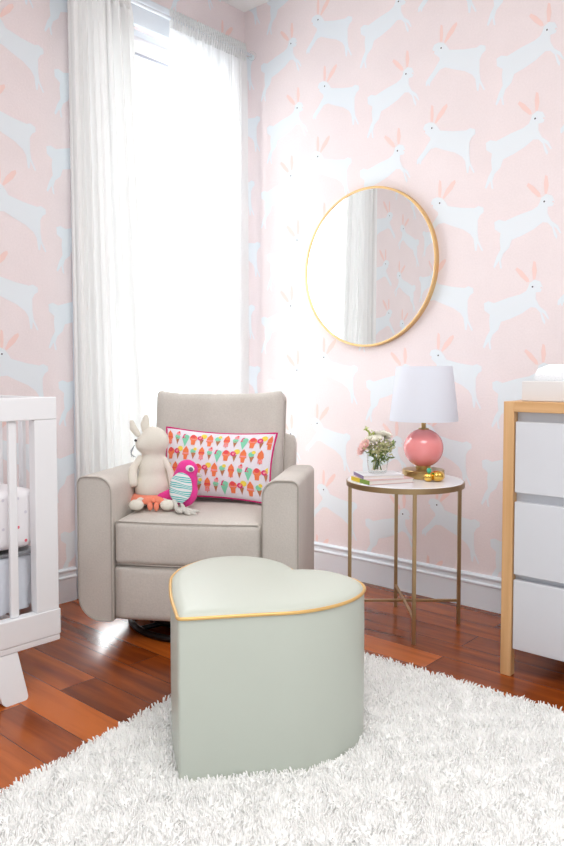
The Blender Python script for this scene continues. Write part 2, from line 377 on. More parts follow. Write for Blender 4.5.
wall_mats = [M['wall'], M['rabbit'], M['ear'], M['dark']]
bm = B(); box(bm, -0.2, RX, 0, 0.12, 0, CZ)
rabbits(bm, lambda u, v, l: (u, -l, v), 0.001, RX - 0.01, 0.14, CZ, 0.50)
tag(obj('wall_back', bm, wall_mats, smooth=False), kind='structure')
bm = B()
box(bm, -0.2, 0, RY, OY0, 0, CZ); box(bm, -0.2, 0, OY1, 0, 0, CZ); box(bm, -0.2, 0, OY0, OY1, OZ1, CZ); box(bm, -0.2, 0, OY0, OY1, 0, OZ0)
f_l = lambda u, v, l: (l, u, v)
rabbits(bm, f_l, RY + 0.01, OY0, 0.14, CZ, -1.35)
rabbits(bm, f_l, OY0, OY1, OZ1, CZ, -1.35)
rabbits(bm, f_l, OY1, -0.001, 0.14, CZ, -1.35)
tag(obj('wall_left', bm, wall_mats, smooth=False), kind='structure')
bm = B(); box(bm, -0.2, RX, RY, 0.12, -0.08, 0); tag(obj('floor', bm, M['floor'], smooth=False), kind='structure')
bm = B(); box(bm, -0.2, RX, RY, 0.12, CZ, CZ + 0.1); tag(obj('ceiling', bm, M['ceil'], smooth=False), kind='structure')
def baseboard(name, fn, l0, l1):
    prof = [(0, 0), (0.016, 0), (0.016, 0.095), (0.020, 0.099), (0.020, 0.105), (0.014, 0.110), (0.013, 0.122), (0.018, 0.127), (0.018, 0.133), (0.010, 0.139), (0, 0.139)]
    bm = B(); prism(bm, prof, fn, l0, l1); return tag(obj(name, bm, M['trim'], smooth=False), kind='structure')
baseboard('baseboard_back', lambda u, v, d: (d, -u, v), 0.0, RX)
baseboard('baseboard_left', lambda u, v, d: (u, d, v), RY, OY0 - 0.08)
# window: casing, head, sill, sashes, blind, panes
bm = B()
cw = 0.075
box(bm, 0, 0.02, OY0 - cw, OY0, 0.0, OZ1 + 0.0, 0.003); box(bm, 0, 0.02, OY1, OY1 + cw, 0.0, OZ1, 0.003)
box(bm, 0, 0.024, OY0 - cw - 0.01, OY1 + cw + 0.01, OZ1, OZ1 + 0.09, 0.003)
box(bm, 0, 0.045, OY0 - cw - 0.025, OY1 + cw + 0.025, OZ1 + 0.09, OZ1 + 0.12, 0.006)
tag(obj('trim_window', bm, M['trim'], smooth=False), kind='structure')
bm = B()
for y0, y1 in ((OY0, OY0 + 0.04), (OY1 - 0.04, OY1)): box(bm, -0.16, -0.02, y0, y1, OZ0, OZ1)
box(bm, -0.16, -0.02, OY0 + .04, OY1 - .04, OZ1 - 0.04, OZ1); box(bm, -0.16, 0.03, OY0 + .04, OY1 - .04, OZ0, OZ0 + 0.03)
win = tag(obj('window_1', bm, M['trim'], smooth=False), kind='structure')
for x, z0, z1 in ((-0.13, 1.36, OZ1 - 0.04), (-0.09, OZ0 + 0.03, 1.41)):
    bm = B(); a, b = OY0 + 0.04, OY1 - 0.04
    box(bm, x - .018, x + .018, a, a + 0.045, z0, z1); box(bm, x - .018, x + .018, b - 0.045, b, z0, z1)
    box(bm, x - .018, x + .018, a + .045, b - .045, z0, z0 + 0.045); box(bm, x - .018, x + .018, a + .045, b - .045, z1 - 0.045, z1)
    obj('sash', bm, M['trim'], win, smooth=False)
    bm = B(); box(bm, x - .003, x + .003, a + .045, b - .045, z0 + .045, z1 - .045); obj('pane', bm, M['pane'], win, smooth=False)
bl = thing('roller_blind', 'white roller blind rolled up at the top of the window with a grey bottom bar', 'blind', (-0.03, -0.61, OZ1 - 0.1))
bm = B(); tube(bm, [(0, OY0 + .65, 0.05), (0, OY1 + .57, 0.05)], 0.024, 20); obj('roll', bm, M['blind'], bl)
bm = B(); box(bm, 0.018, 0.020, OY0 + .655, OY1 + .565, -0.005, 0.05); obj('cloth', bm, M['blind'], bl, smooth=False)
bm = B(); box(bm, 0.013, 0.025, OY0 + .655, OY1 + .565, -0.02, -0.005, 0.003); obj('bottom_bar', bm, M['blindbar'], bl, smooth=False)

# ================================================================== curtains and rod
rod = thing('curtain_rod', 'slim pale curtain rod above the window with a clear knob end at the room corner', 'curtain rod', (0.10, 0, 2.515))
bm = B(); tube(bm, [(0, -1.32, 0), (0, -0.055, 0)], 0.008, 12); obj('pole', bm, M['trim'], rod)
for y in (-1.345, -0.05):
    bm = B(); ball(bm, (0, y, 0), 0.022, 3); obj('finial', bm, M['glass'], rod)
for y in (-1.28, -0.09):
    bm = B(); box(bm, -0.1, -0.094, y - .012, y + .012, -0.03, 0.03, 0.002); tube(bm, [(-0.094, y, -0.012), (0, y, -0.012)], 0.005, 8); obj('bracket', bm, M['trim'], rod)
def curtain(label, top, bot, x, nfold, amp, seed, ztop=2.55, zbot=0.02, bulge=None, m='sheer'):
    r = random.Random(seed)
    ph = [r.uniform(0, 2 * PI) for _ in range(6)]
    nu, nv = 240, 60; bm = B(); g = []
    for j in range(nv + 1):
        t = j / nv; z = ztop + (zbot - ztop) * t; row = []
        y0 = top[0] + (bot[0] - top[0]) * t ** 0.9; y1 = top[1] + (bot[1] - top[1]) * t ** 1.1
        gather = min(1, t * 14 + 0.25)
        for i in range(nu + 1):
            u = i / nu
            uu = u + 0.018 * math.sin(2 * PI * 1.7 * u + ph[0] + 1.1 * t) + 0.008 * math.sin(5 * u * PI + ph[1] + t * 2)
            a = math.sin(2 * PI * nfold * uu + ph[2]) + 0.45 * math.sin(2 * PI * nfold * 2.3 * uu + ph[3] + t) + 0.25 * math.sin(2 * PI * nfold * 4.1 * uu + ph[4])
            am = amp * gather * (0.75 + 0.35 * math.sin(3 * PI * u + ph[5])) * (0.85 + 0.3 * t)
            xx = x + am * a * 0.7
            if t < 0.03: xx = x + 0.003 * math.sin(2 * PI * nfold * 5 * u)
            xx = max(xx, 0.052)
            if bulge: xx += 0
            row.append(bm.verts.new((xx, y0 + (y1 - y0) * u + 0.006 * math.sin(2 * PI * nfold * u + 1) * gather, z)))
        g.append(row)
    for j in range(nv):
        for i in range(nu): bm.faces.new([g[j][i], g[j + 1][i], g[j + 1][i + 1], g[j][i + 1]])
    # gathered heading tape
    o = obj('curtain', bm, M[m])
    tag(o, label, 'curtain', 'white curtains at the window')
    bm = B()
    for k in range(nfold * 4):
        yy = top[0] + (top[1] - top[0]) * (k + 0.5) / (nfold * 4)
        tube(bm, [(x, yy, ztop + 0.008), (x + 0.013, yy, ztop - 0.035), (x, yy, ztop - 0.075)], 0.0045, 6)
    obj('gathered_heading', bm, M[m], o)
    return o
curtain('white sheer curtain hanging left of the window, between crib and armchair', (-1.085, -0.79), (-1.07, -0.665), 0.10, 9, 0.027, 3, m='dense', zbot=0.40)
curtain('white sheer curtain hanging right of the window, against the room corner behind the armchair', (-0.575, -0.095), (-0.64, -0.095), 0.10, 8, 0.018, 11)

# ================================================================== shag rug
HEART = [(1.405, -1.653), (1.296, -1.578), (1.196, -1.497), (1.150, -1.450), (1.112, -1.385), (1.092, -1.294), (1.108, -1.235), (1.150, -1.188), (1.222, -1.161), (1.295, -1.167), (1.350, -1.189), (1.378, -1.202), (1.408, -1.173), (1.464, -1.147), (1.544, -1.155), (1.596, -1.187), (1.627, -1.239), (1.640, -1.305), (1.632, -1.378), (1.602, -1.453), (1.541, -1.531), (1.481, -1.608), (1.440, -1.660), (1.425, -1.666)]
heart = catmull(HEART, 6)
hp = np.array(heart)
def inside(px, py, poly):
    c = np.zeros(px.shape, bool); n = len(poly); j = n - 1
    for i in range(n):
        xi, yi = poly[i]; xj, yj = poly[j]
        k = ((yi > py) != (yj > py)) & (px < (xj - xi) * (py - yi) / (yj - yi + 1e-12) + xi); c ^= k; j = i
    return c
RUG = [(0.972, -0.778), (3.30, -0.688), (3.42, -3.35), (1.407, -3.40)]
rug = thing('shag_rug', 'thick white shag rug spread over the wooden floor under the ottoman', 'rug')
bm = B()
prism(bm, RUG, lambda u, v, d: (u, v, d), 0.002, 0.012); obj('backing', bm, M['shag'], rug, smooth=False)
bm = B()   # the dense body of the pile that the loose strands stand out of
s_ = 0.011; gx = {}
def pz(x, y): return 0.0235 + 0.0022 * math.sin(x * 83 + 2 * math.sin(y * 57)) * math.sin(y * 91 + 2 * math.sin(x * 61)) + random.uniform(-.0016, .0016)
NX, NY = 190, 200
for i in range(NX + 1):
    for j in range(NY + 1):
        u, v = i / NX, j / NY; x = (RUG[0][0] * (1 - u) + RUG[1][0] * u) * (1 - v) + (RUG[3][0] * (1 - u) + RUG[2][0] * u) * v; y = (RUG[0][1] * (1 - u) + RUG[1][1] * u) * (1 - v) + (RUG[3][1] * (1 - u) + RUG[2][1] * u) * v
        gx[i, j] = (x, y)
hn = np.array([gx[i, j] for i in range(NX + 1) for j in range(NY + 1)]); hin = inside(hn[:, 0], hn[:, 1], [tuple(q) for q in (hp.mean(0) + (hp - hp.mean(0)) * 0.97)]).reshape(NX + 1, NY + 1)
vv = {k: bm.verts.new((p[0], p[1], 0.0122 if (hin[k] or k[0] in (0, NX) or k[1] in (0, NY)) else pz(*p))) for k, p in gx.items()}
for i in range(NX):
    for j in range(NY):
        if hin[i, j] and hin[i + 1, j] and hin[i, j + 1] and hin[i + 1, j + 1]: continue
        bm.faces.new([vv[i, j], vv[i, j + 1], vv[i + 1, j + 1], vv[i + 1, j]])
for v in [v for v in bm.verts if not v.link_faces]: bm.verts.remove(v)
obj('pile_base', bm, M['shag'], rug)
def make_pile():
    pts = []
    for (x0, x1, y0, y1, s) in ((0.9, 3.45, -2.35, -0.6, 0.0066), (0.9, 3.45, -3.45, -2.35, 0.016)):
        gx, gy = np.meshgrid(np.arange(x0, x1, s), np.arange(y0, y1, s)); px = gx.ravel() + rng.uniform(-s * .6, s * .6, gx.size); py = gy.ravel() + rng.uniform(-s * .6, s * .6, gx.size)
        k = inside(px, py, RUG)
        # leave the far right, well outside the frame, sparse
        d = (px - 2.69) * -0.665 + (py + 2.733) * 0.747; lat = (px - 2.69) * 0.747 + (py + 2.733) * 0.665
        vis = (d > 1.2) & (np.abs(lat) < 0.46 * d + 0.12); k &= vis | (rng.random(px.size) < 0.25)
        pts.append(np.stack([px[k], py[k]], 1))
    P = np.concatenate(pts)
    cen = hp.mean(0); shr = cen + (hp - cen) * 0.985
    P = P[~inside(P[:, 0], P[:, 1], [tuple(q) for q in shr])]
    n = len(P)
    # neighbouring strands lean together in clumps
    f1 = np.sin(P[:, 0] * 41 + 3 * np.sin(P[:, 1] * 29)) + np.sin(P[:, 1] * 53 + 2 * np.sin(P[:, 0] * 37)); f2 = np.cos(P[:, 0] * 47 + 2 * np.sin(P[:, 1] * 31)) + np.cos(P[:, 1] * 39 + 3 * np.sin(P[:, 0] * 33))
    ang = np.arctan2(f1, f2) + rng.normal(0, 0.8, n)
    h = rng.uniform(0.020, 0.029, n) * (1 + 0.12 * (f1 * f2) / 2); lean = rng.uniform(0.003, 0.012, n)
    L = np.stack([np.cos(ang) * lean, np.sin(ang) * lean], 1)
    # keep strands out of the ottoman's side
    q = P + L
    ins = inside(q[:, 0], q[:, 1], heart); L[ins] *= -0.3
    r = rng.uniform(0.0017, 0.0030, n)
    a3 = rng.uniform(0, 2 * PI, n)
    lv = ((0.0, 0.0, 1.0), (0.45, 0.55, 1.15), (0.85, 0.92, 0.8))
    V = np.zeros((n, 10, 3))
    for li, (t, zt, rr) in enumerate(lv):
        for k in range(3):
            V[:, li * 3 + k, 0] = P[:, 0] + L[:, 0] * t * t + np.cos(a3 + k * 2.094) * r * rr
            V[:, li * 3 + k, 1] = P[:, 1] + L[:, 1] * t * t + np.sin(a3 + k * 2.094) * r * rr
            V[:, li * 3 + k, 2] = 0.01 + h * zt
    V[:, 9, 0] = P[:, 0] + L[:, 0] * 1.1; V[:, 9, 1] = P[:, 1] + L[:, 1] * 1.1; V[:, 9, 2] = 0.01 + h * 0.98
    loops, tot = [], []
    base = (np.arange(n) * 10)[:, None]
    quads = []
    for li in range(2):
        for k in range(3):
            k2 = (k + 1) % 3; quads.append([li * 3 + k, li * 3 + k2, li * 3 + 3 + k2, li * 3 + 3 + k])
    tris = [[6, 7, 9], [7, 8, 9], [8, 6, 9]]
    Q = (base[:, :, None] + np.array(quads)[None]).reshape(-1, 4); T = (base[:, :, None] + np.array(tris)[None]).reshape(-1, 3)
    me = bpy.data.meshes.new('pile'); me.vertices.add(n * 10); me.vertices.foreach_set('co', V.ravel())
    li = np.concatenate([Q.ravel(), T.ravel()]); me.loops.add(len(li)); me.loops.foreach_set('vertex_index', li.astype(np.int32))
    st = np.concatenate([np.arange(len(Q)) * 4, len(Q) * 4 + np.arange(len(T)) * 3]); me.polygons.add(len(st)); me.polygons.foreach_set('loop_start', st.astype(np.int32))
    me.polygons.foreach_set('use_smooth', np.ones(len(st), bool)); me.update(calc_edges=True); me.validate()
    me.materials.append(M['shag'])
    o = link(bpy.data.objects.new('pile', me), rug); o['kind'] = 'stuff'; return o
make_pile()

# ================================================================== heart ottoman
oc = hp.mean(0)
ott = thing('heart_ottoman', 'pale mint heart-shaped ottoman with gold piping standing on the white shag rug', 'ottoman', (oc[0], oc[1], 0.012))
hl = [(x - oc[0], y - oc[1]) for x, y in heart]
ZR = 0.386
bm = B(); n = len(hl); rings = []
for (s, z) in ((0.985, 0.0), (0.993, 0.006), (0.996, 0.03), (1.0, 0.15), (1.0, 0.30), (0.998, ZR - 0.01), (0.994, ZR)):
    rings.append([bm.verts.new((x * s, y * s, z)) for x, y in hl])
for a, b in zip(rings[:-1], rings[1:]):
    for i in range(n): bm.faces.new([a[i], a[(i + 1) % n], b[(i + 1) % n], b[i]])
bm.faces.new(list(reversed(rings[0])))
bmesh.ops.recalc_face_normals(bm, faces=bm.faces[:])
obj('side', bm, M['mint'], ott)
# domed top: rings shrink toward a centre line
bm = B(); rings = []
cpt = (0.0, 0.0)
prof = [(0.99, 0.0), (0.975, 0.006), (0.94, 0.011), (0.88, 0.014), (0.78, 0.0155), (0.64, 0.0165), (0.46, 0.017), (0.25, 0.0172), (0.08, 0.0172)]
for s, z in prof:
    rings.append([bm.verts.new((x * s + cpt[0] * (1 - s), y * s + cpt[1] * (1 - s), ZR + z)) for x, y in hl])
for a, b in zip(rings[:-1], rings[1:]):
    for i in range(n): bm.faces.new([a[i], a[(i + 1) % n], b[(i + 1) % n], b[i]])
bm.faces.new(rings[-1])
obj('top_cushion', bm, M['mint'], ott)
bm = B(); tube(bm, [(x * 1.0, y * 1.0, ZR + 0.001) for x, y in hl], 0.0042, 8, closed=True); obj('piping', bm, M['goldpipe'], ott)

# ================================================================== armchair
CH = Vector((0.772, -1.0766, 0)); CRZ = math.radians(33.5)
CM = Matrix.Translation(CH) @ Matrix.Rotation(CRZ, 4, 'Z')
chair = thing('glider_armchair', 'grey-beige upholstered swivel armchair standing in front of the window', 'armchair', CH, CRZ)
HW, AI, AL = 0.391, 0.264, 0.52
fa = lambda u, v, d: (u, d, v)
def arm(s):
    p = rrect(AI, HW, 0.078, 0.590, (0.005, 0.085, 0.025, 0.055), 8)
    p = [(s * u, v) for u, v in p]
    bm = B(); prism(bm, p, lambda u, v, d: (u, d, v - 0.012 * max(0, d - 0.1) / 0.4), 0.0, AL)
    # crowned front panel
    o = obj('armrest', bm, M['linen'], chair, angle=40); mod(o, 'BEVEL', width=0.008, segments=3, limit_method='ANGLE', angle_limit=math.radians(40))
    bm = B(); c = (s * (AI + HW) / 2, 0.34)
    q = [(c[0] + (u - c[0]) * 0.955, -0.003, c[1] + (v - c[1]) * 0.988) for u, v in p]
    tube(bm, q, 0.0026, 6, closed=True); obj('seam', bm, M['piping'], o)
for s in (-1, 1): arm(s)
bm = B(); cushion(bm, AI * 2 - 0.004, 0.40, 0.192, 0.012, (0, 0.006, 0), 12, (0, 0.206, 0.179)); obj('front_panel', bm, M['linen'], chair)
bm = B(); cushion(bm, AI * 2 - 0.006, 0.50, 0.160, 0.022, (0, 0.008, 0.014), 18, (0, 0.25, 0.357)); sc_ = obj('seat_cushion', bm, M['linen'], chair)
bm = B()
for z in (0.432, 0.283):
    tube(bm, [(-AI + 0.012, 0.004, z), (-AI * .5, -0.0025, z), (0, -0.0045, z), (AI * .5, -0.0025, z), (AI - 0.012, 0.004, z)], 0.0022, 6)
obj('seam', bm, M['piping'], sc_)
rot = Euler((math.radians(-12), 0, 0))
bm = B(); cushion(bm, 0.522, 0.15, 0.45, 0.032, (0.0, 0.030, 0.004), 20, (0.0, 0.520, 0.632), rot,
                  taper=lambda p, q: Vector((p.x * (1 + 0.02 * q.z), p.y, p.z + 0.022 * abs(q.x) ** 4 * (1 if q.z > 0 else 0))))
bc = obj('back_cushion', bm, M['linen'], chair)
bm = B(); pts = []
for t in np.linspace(0, 1, 20): pts.append(rot.to_matrix() @ Vector((0.2685 , 0.0, -0.2 + 0.4 * t)) + Vector((0, 0.52, 0.64)))
tube(bm, pts, 0.0028, 6); obj('seam', bm, M['piping'], bc)
bm = B(); cushion(bm, 0.60, 0.10, 0.60, 0.03, (0, 0.01, 0), 12, (0, 0.615, 0.395), Euler((math.radians(-9), 0, 0))); obj('back_frame', bm, M['linen'], chair)
bm = B()
tube(bm, [(0.30 * math.cos(a), 0.33 + 0.30 * math.sin(a), 0.013) for a in np.linspace(0, 2 * PI, 64, endpoint=False)], 0.012, 10, closed=True); sw = obj('swivel_ring', bm, M['blackmetal'], chair)
bm = B(); lathe(bm, [(0, 0.026), (0.235, 0.026), (0.24, 0.034), (0.235, 0.05), (0.14, 0.06), (0.10, 0.096), (0, 0.096)], 48, (0, 0.33, 0)); 
for k in range(4):
    a = k * PI / 2 + PI / 4; tube(bm, [(0, 0.33, 0.018), (0.30 * math.cos(a), 0.33 + 0.30 * math.sin(a), 0.014)], 0.009, 8)
obj('pedestal', bm, M['blackmetal'], chair)

# ================================================================== lumbar pillow
def chair_thing(name, label, cat, a, d, z, rx=0, ry=0, rz=0):
    o = thing(name, label, cat); o.matrix_world = CM @ Matrix.Translation((a, d, z)) @ Euler((rx, ry, rz)).to_matrix().to_4x4(); return o
pil = chair_thing('lumbar_pillow', 'white oblong pillow printed with ice cream cones and edged in magenta piping', 'pillow', 0.031, 0.352, 0.592, math.radians(-16), math.radians(2.5), 0)
PW, PH, PT = 0.222, 0.138, 0.066
def edge(u, v):
    """pillow outline: sides bow inward between the corners"""
    return (u * PW * (1 - 0.07 * (1 - v * v)), v * PH * (1 - 0.11 * (1 - u * u)))
def psurf(u, v, side, lift=0.0):
    t = PT * ((1 - u ** 2) ** 0.55) * ((1 - v ** 2) ** 0.5) * (0.8 + 0.2 * (1 - v * v))
    x, z = edge(u, v); return (x, side * (t + lift) , z)
bm = B(); N1, N2 = 36, 24
for side in (-1, 1):
    g = [[bm.verts.new(psurf(math.sin((2 * i / N1 - 1) * PI / 2), math.sin((2 * j / N2 - 1) * PI / 2), side)) for j in range(N2 + 1)] for i in range(N1 + 1)]
    for i in range(N1):
        for j in range(N2):
            f = [g[i][j], g[i + 1][j], g[i + 1][j + 1], g[i][j + 1]]
            bm.faces.new(f if side < 0 else f[::-1])
bmesh.ops.remove_doubles(bm, verts=bm.verts[:], dist=1e-5)
# ice cream print on the front face
pm = ['pilloww', 'cone_o', 'cone_b', 'cone_g', 'scoop_r', 'scoop_p', 'scoop_m', 'scoop_y']; PI_ = {k: i for i, k in enumerate(pm)}
lay = [0.0]
def patch_(pts, key):
    lay[0] = (lay[0] + 0.00002) % 0.0006
    cx = sum(p[0] for p in pts) / len(pts); cz = sum(p[1] for p in pts) / len(pts)
    def V(p):
        u = max(-0.97, min(0.97, p[0] / PW)); v = max(-0.97, min(0.97, p[1] / PH)); return bm.verts.new(psurf(u, v, -1, 0.0016 + lay[0]))
    c = V((cx, cz)); ring = [V(p) for p in pts]
    for i in range(len(ring)):
        f = bm.faces.new([c, ring[i], ring[(i + 1) % len(ring)]]); f.material_index = PI_[key]
def circ(x, z, r, n=10): return [(x + r * math.cos(2 * PI * k / n), z + r * math.sin(2 * PI * k / n)) for k in range(n)]
def icecream(x, z, kind):
    k = kind % 7; s = 1.05; cx0, cz0 = x, z
    def patch(pts, key): patch_([(cx0 + (a - cx0) * 1.32, cz0 + (b - cz0) * 1.22) for a, b in pts], key)
    tri = lambda w, h, zz=0: [(x - w, z + zz), (x - w * .5, z + zz - h * .5), (x, z + zz - h), (x + w * .5, z + zz - h * .5), (x + w, z + zz), (x, z + zz + .001)]
    if k == 0:   # orange tall swirl on orange cone
        patch(tri(.009 * s, .026 * s), 'cone_o'); patch([(x - .010, z - .002), (x + .010, z - .002), (x + .008, z + .012), (x, z + .024), (x - .008, z + .012)], 'cone_o'); patch([(x - .0075, z - .022), (x + .0075, z - .022), (x + .006, z - .006), (x - .006, z - .006)], 'scoop_p'); patch([(x-.010,z-.001),(x+.010,z-.001),(x+.009,z+.004),(x-.009,z+.004)],'scoop_r')
    elif k == 1:
        patch(tri(.007, .024), 'cone_b'); patch(circ(x, z + .004, .0085), 'cone_g'); patch(circ(x + .002, z + .015, .007), 'scoop_p'); patch(circ(x + .004, z + .021, .0035, 8), 'scoop_r')
    elif k == 2:
        patch(tri(.011, .030), 'cone_g'); patch(circ(x + .003, z + .006, .009), 'cone_g'); patch([(x - .011, z), (x + .001, z), (x - .001, z + .017), (x - .007, z + .015)], 'scoop_m')
    elif k == 3:
        patch([(x - .006, z - .022), (x + .006, z - .022), (x + .008, z - .002), (x - .008, z - .002)], 'cone_o'); patch(circ(x, z + .003, .0125), 'cone_o'); patch(circ(x - .001, z + .009, .008), 'scoop_r'); patch([(x-.0125,z-.002),(x+.0125,z-.002),(x+.0125,z+.001),(x-.0125,z+.001)],'scoop_p')
    elif k == 4:
        patch(tri(.007, .024), 'cone_b'); patch(circ(x + .006, z + .013, .0095), 'scoop_y'); patch(circ(x - .005, z + .005, .009), 'scoop_m'); patch(circ(x - .005, z + .005, .004, 8), 'scoop_p')
    elif k == 5:
        patch([(x - .005, z - .024), (x + .005, z - .024), (x + .007, z - .008), (x - .007, z - .008)], 'cone_o'); patch([(x - .011, z - .008), (x + .011, z - .008), (x + .009, z + .010), (x, z + .024), (x - .009, z + .010)], 'cone_o'); patch([(x-.011,z-.005),(x+.011,z-.005),(x+.010,z),(x-.010,z)],'scoop_p')
    else:
        patch(tri(.008, .022), 'cone_b'); patch(circ(x - .002, z + .006, .009), 'cone_g'); patch(circ(x + .004, z + .014, .006), 'scoop_y')
for row, z in enumerate((0.098, 0.036, -0.030, -0.093)):
    for i in range(13):
        x = -0.205 + i * 0.0345 + (0.008 if row % 2 else 0)
        if abs(x) < 0.213: icecream(x, z, i + row * 3)
o = obj('cover', bm, [M[k] for k in pm], pil)
bm = B(); pts = []
for i in range(40): pts.append((*edge(-1 + 2 * i / 40, -1),))
for i in range(24): pts.append((*edge(1, -1 + 2 * i / 24),))
for i in range(40): pts.append((*edge(1 - 2 * i / 40, 1),))
for i in range(24): pts.append((*edge(-1, 1 - 2 * i / 24),))
tube(bm, [(x, 0, z) for x, z in pts], 0.0045, 8, closed=True); obj('piping', bm, M['pinkpipe'], pil)

# ================================================================== plush bunny
bun = chair_thing('plush_bunny', 'cream plush bunny with coral skirt seated on the left of the armchair seat', 'soft toy', -0.196, 0.245, 0.447, rz=math.radians(8)); bun.scale = (1.16, 1.12, 1.08)
bm = B()
ball(bm, (0, 0.0, 0.062), (0.062, 0.052, 0.066), 3); ball(bm, (0, 0.004, 0.13), (0.050, 0.042, 0.06), 3); ball(bm, (0.002, 0.008, 0.178), (0.040, 0.034, 0.045), 3)
ball(bm, (0.006, 0.0, 0.226), (0.049, 0.044, 0.052), 3); ball(bm, (-0.026, -0.018, 0.218), (0.030, 0.028, 0.034), 3); ball(bm, (0.0, 0.0, 0.246), (0.036, 0.034, 0.036), 3)
fuse(obj('body', bm, M['plush'], bun), 0.006, 24)
for (pts, rr) in (([(-0.022, 0.0, 0.262), (-0.024, 0.0, 0.285), (-0.022, 0.004, 0.312)], (0.014, 0.017, 0.009)), ([(-0.046, -0.010, 0.250), (-0.060, -0.012, 0.272), (-0.066, -0.012, 0.296)], (0.011, 0.014, 0.008))):
    bm = B()
    for a, b, r0, r1 in ((pts[0], pts[1], rr[0], rr[1]), (pts[1], pts[2], rr[1], rr[2])):
        for t in np.linspace(0, 1, 6): ball(bm, Vector(a).lerp(Vector(b), t), (r0 + (r1 - r0) * t, 0.008, r0 + (r1 - r0) * t), 2)
    fuse(obj('ear', bm, M['plush'], bun), 0.004, 5)
for pts, rr in (([(-0.040, -0.006, 0.168), (-0.062, -0.022, 0.130), (-0.058, -0.036, 0.085)], (0.012, 0.014, 0.017)), ([(0.038, -0.006, 0.165), (0.058, -0.016, 0.125), (0.070, -0.026, 0.075)], (0.011, 0.012, 0.014))):
    bm = B(); P3 = [Vector(p) for p in pts]
    for k in range(2):
        for t in np.linspace(0, 1, 7): r = rr[k] + (rr[k + 1] - rr[k]) * t; ball(bm, P3[k].lerp(P3[k + 1], t), r, 2)
    fuse(obj('arm', bm, M['plush'], bun), 0.004, 5)
for s, x0, x1 in ((-1, -0.030, -0.028), (1, 0.03, 0.062)):
    bm = B()
    for t in np.linspace(0, 1, 10): ball(bm, (x0 + (x1 - x0) * t, -0.03 - 0.085 * t, 0.026 - 0.004 * t), 0.015 + 0.003 * t, 2)
    ball(bm, (x1 + s * 0.004, -0.120, 0.024), (0.025, 0.018, 0.019), 3)
    fuse(obj('leg', bm, M['plush'], bun), 0.004, 5)
bm = B(); ns = 48; g = []
for j, (rr, zz, am) in enumerate(((0.058, 0.046, 0.0), (0.067, 0.038, 0.001), (0.074, 0.030, 0.002), (0.080, 0.022, 0.003))):
    g.append([bm.verts.new((math.cos(2 * PI * k / ns) * rr * 0.98, math.sin(2 * PI * k / ns) * rr * 0.9 - 0.006, zz + am * math.sin(k * 2 * PI / 6))) for k in range(ns)])
for a, b in zip(g[:-1], g[1:]):
    for k in range(ns): bm.faces.new([a[k], b[k], b[(k + 1) % ns], a[(k + 1) % ns]])
o = obj('skirt', bm, M['coral'], bun); mod(o, 'SOLIDIFY', thickness=0.003)
bm = B()   # bow of the skirt hanging over the legs
for s in (-1, 1):
    ball(bm, (0.020 + s * 0.017, -0.112, 0.038), (0.020, 0.008, 0.013), 2, rot=Euler((0, s * 0.4, 0)))
ball(bm, (0.020, -0.114, 0.038), 0.008, 2); ball(bm, (0.010, -0.116, 0.020), (0.009, 0.006, 0.016), 2); ball(bm, (0.030, -0.116, 0.018), (0.009, 0.006, 0.016), 2)
obj('bow', bm, M['coral'], bun)
for p in ((-0.058, -0.040, 0.240), (-0.030, -0.052, 0.238)):
    pass
bm = B(); ball(bm, (-0.0495, -0.032, 0.232), 0.0045, 2); obj('eye', bm, M['dark'], bun)
bm = B()
for k in range(3): tube(bm, [(-0.054, -0.026, 0.216), (-0.066, -0.030, 0.196 - k * 0.006), (-0.062 + 0.006 * k, -0.032, 0.174)], 0.0009, 5)
obj('whiskers', bm, M['greyeye'], bun)

# ================================================================== pink bird toy
bird = chair_thing('plush_bird', 'hot pink plush bird with turquoise striped belly leaning against the bunny', 'soft toy', -0.070, 0.175, 0.447, rz=math.radians(-6), ry=math.radians(10)); bird.scale = (1.3, 1.2, 1.22)
bm = B()
ball(bm, (0.002, 0, 0.058), (0.042, 0.030, 0.050), 3); ball(bm, (0.0, 0, 0.092), (0.038, 0.028, 0.044), 3); ball(bm, (0.002, 0, 0.122), (0.033, 0.026, 0.034), 3)
for t in np.linspace(0, 1, 8): ball(bm, (-0.02 - 0.045 * t, 0.0, 0.045 - 0.020 * t), (0.026 - 0.014 * t, 0.016 - 0.006 * t, 0.022 - 0.010 * t), 2)
fuse(obj('body', bm, M['hotpink'], bird), 0.005, 8)
bm = B()   # belly patch with gathered stripes: a shallow dome on the body's front
def wing(u, v):
    x, z = 0.0 + 0.034 * u, 0.072 + 0.046 * v
    return (x + 0.008 * v * 0, -0.0235 - 0.0095 * math.sqrt(max(0, 1 - u * u * 0.95)) * math.sqrt(max(0, 1 - v * v * 0.8)) , z)
NU, NVv = 12, 36
for j in range(NVv):
    v0, v1 = -1 + 2 * j / NVv, -1 + 2 * (j + 1) / NVv
    for i in range(NU):
        def pt(i_, v):
            hw = math.sqrt(max(0.0004, 1 - v * v)); u = (-1 + 2 * i_ / NU) * hw; 
            wob = 0.05 * math.sin(3 * u + 9 * v) * (1 if abs(v) < 0.95 else 0)
            return bm.verts.new(wing(u, max(-1, min(1, v + wob * 0.6))))
        f = bm.faces.new([pt(i, v0), pt(i + 1, v0), pt(i + 1, v1), pt(i, v1)]); f.material_index = 1 if (j * 3 // 4) % 3 == 1 or (j % 8) == 4 else 0
bmesh.ops.remove_doubles(bm, verts=bm.verts[:], dist=1e-6)
o = obj('belly', bm, [M['whitecloth'], M['turq']], bird); mod(o, 'SOLIDIFY', thickness=0.004)
bm = B(); ball(bm, (0.017, -0.0235, 0.134), (0.013, 0.004, 0.010), 3); e = obj('eye_patch', bm, M['whitecloth'], bird)
bm = B(); ball(bm, (0.021, -0.0265, 0.133), (0.0065, 0.003, 0.0065), 3); obj('eye', bm, M['greyeye'], bird)
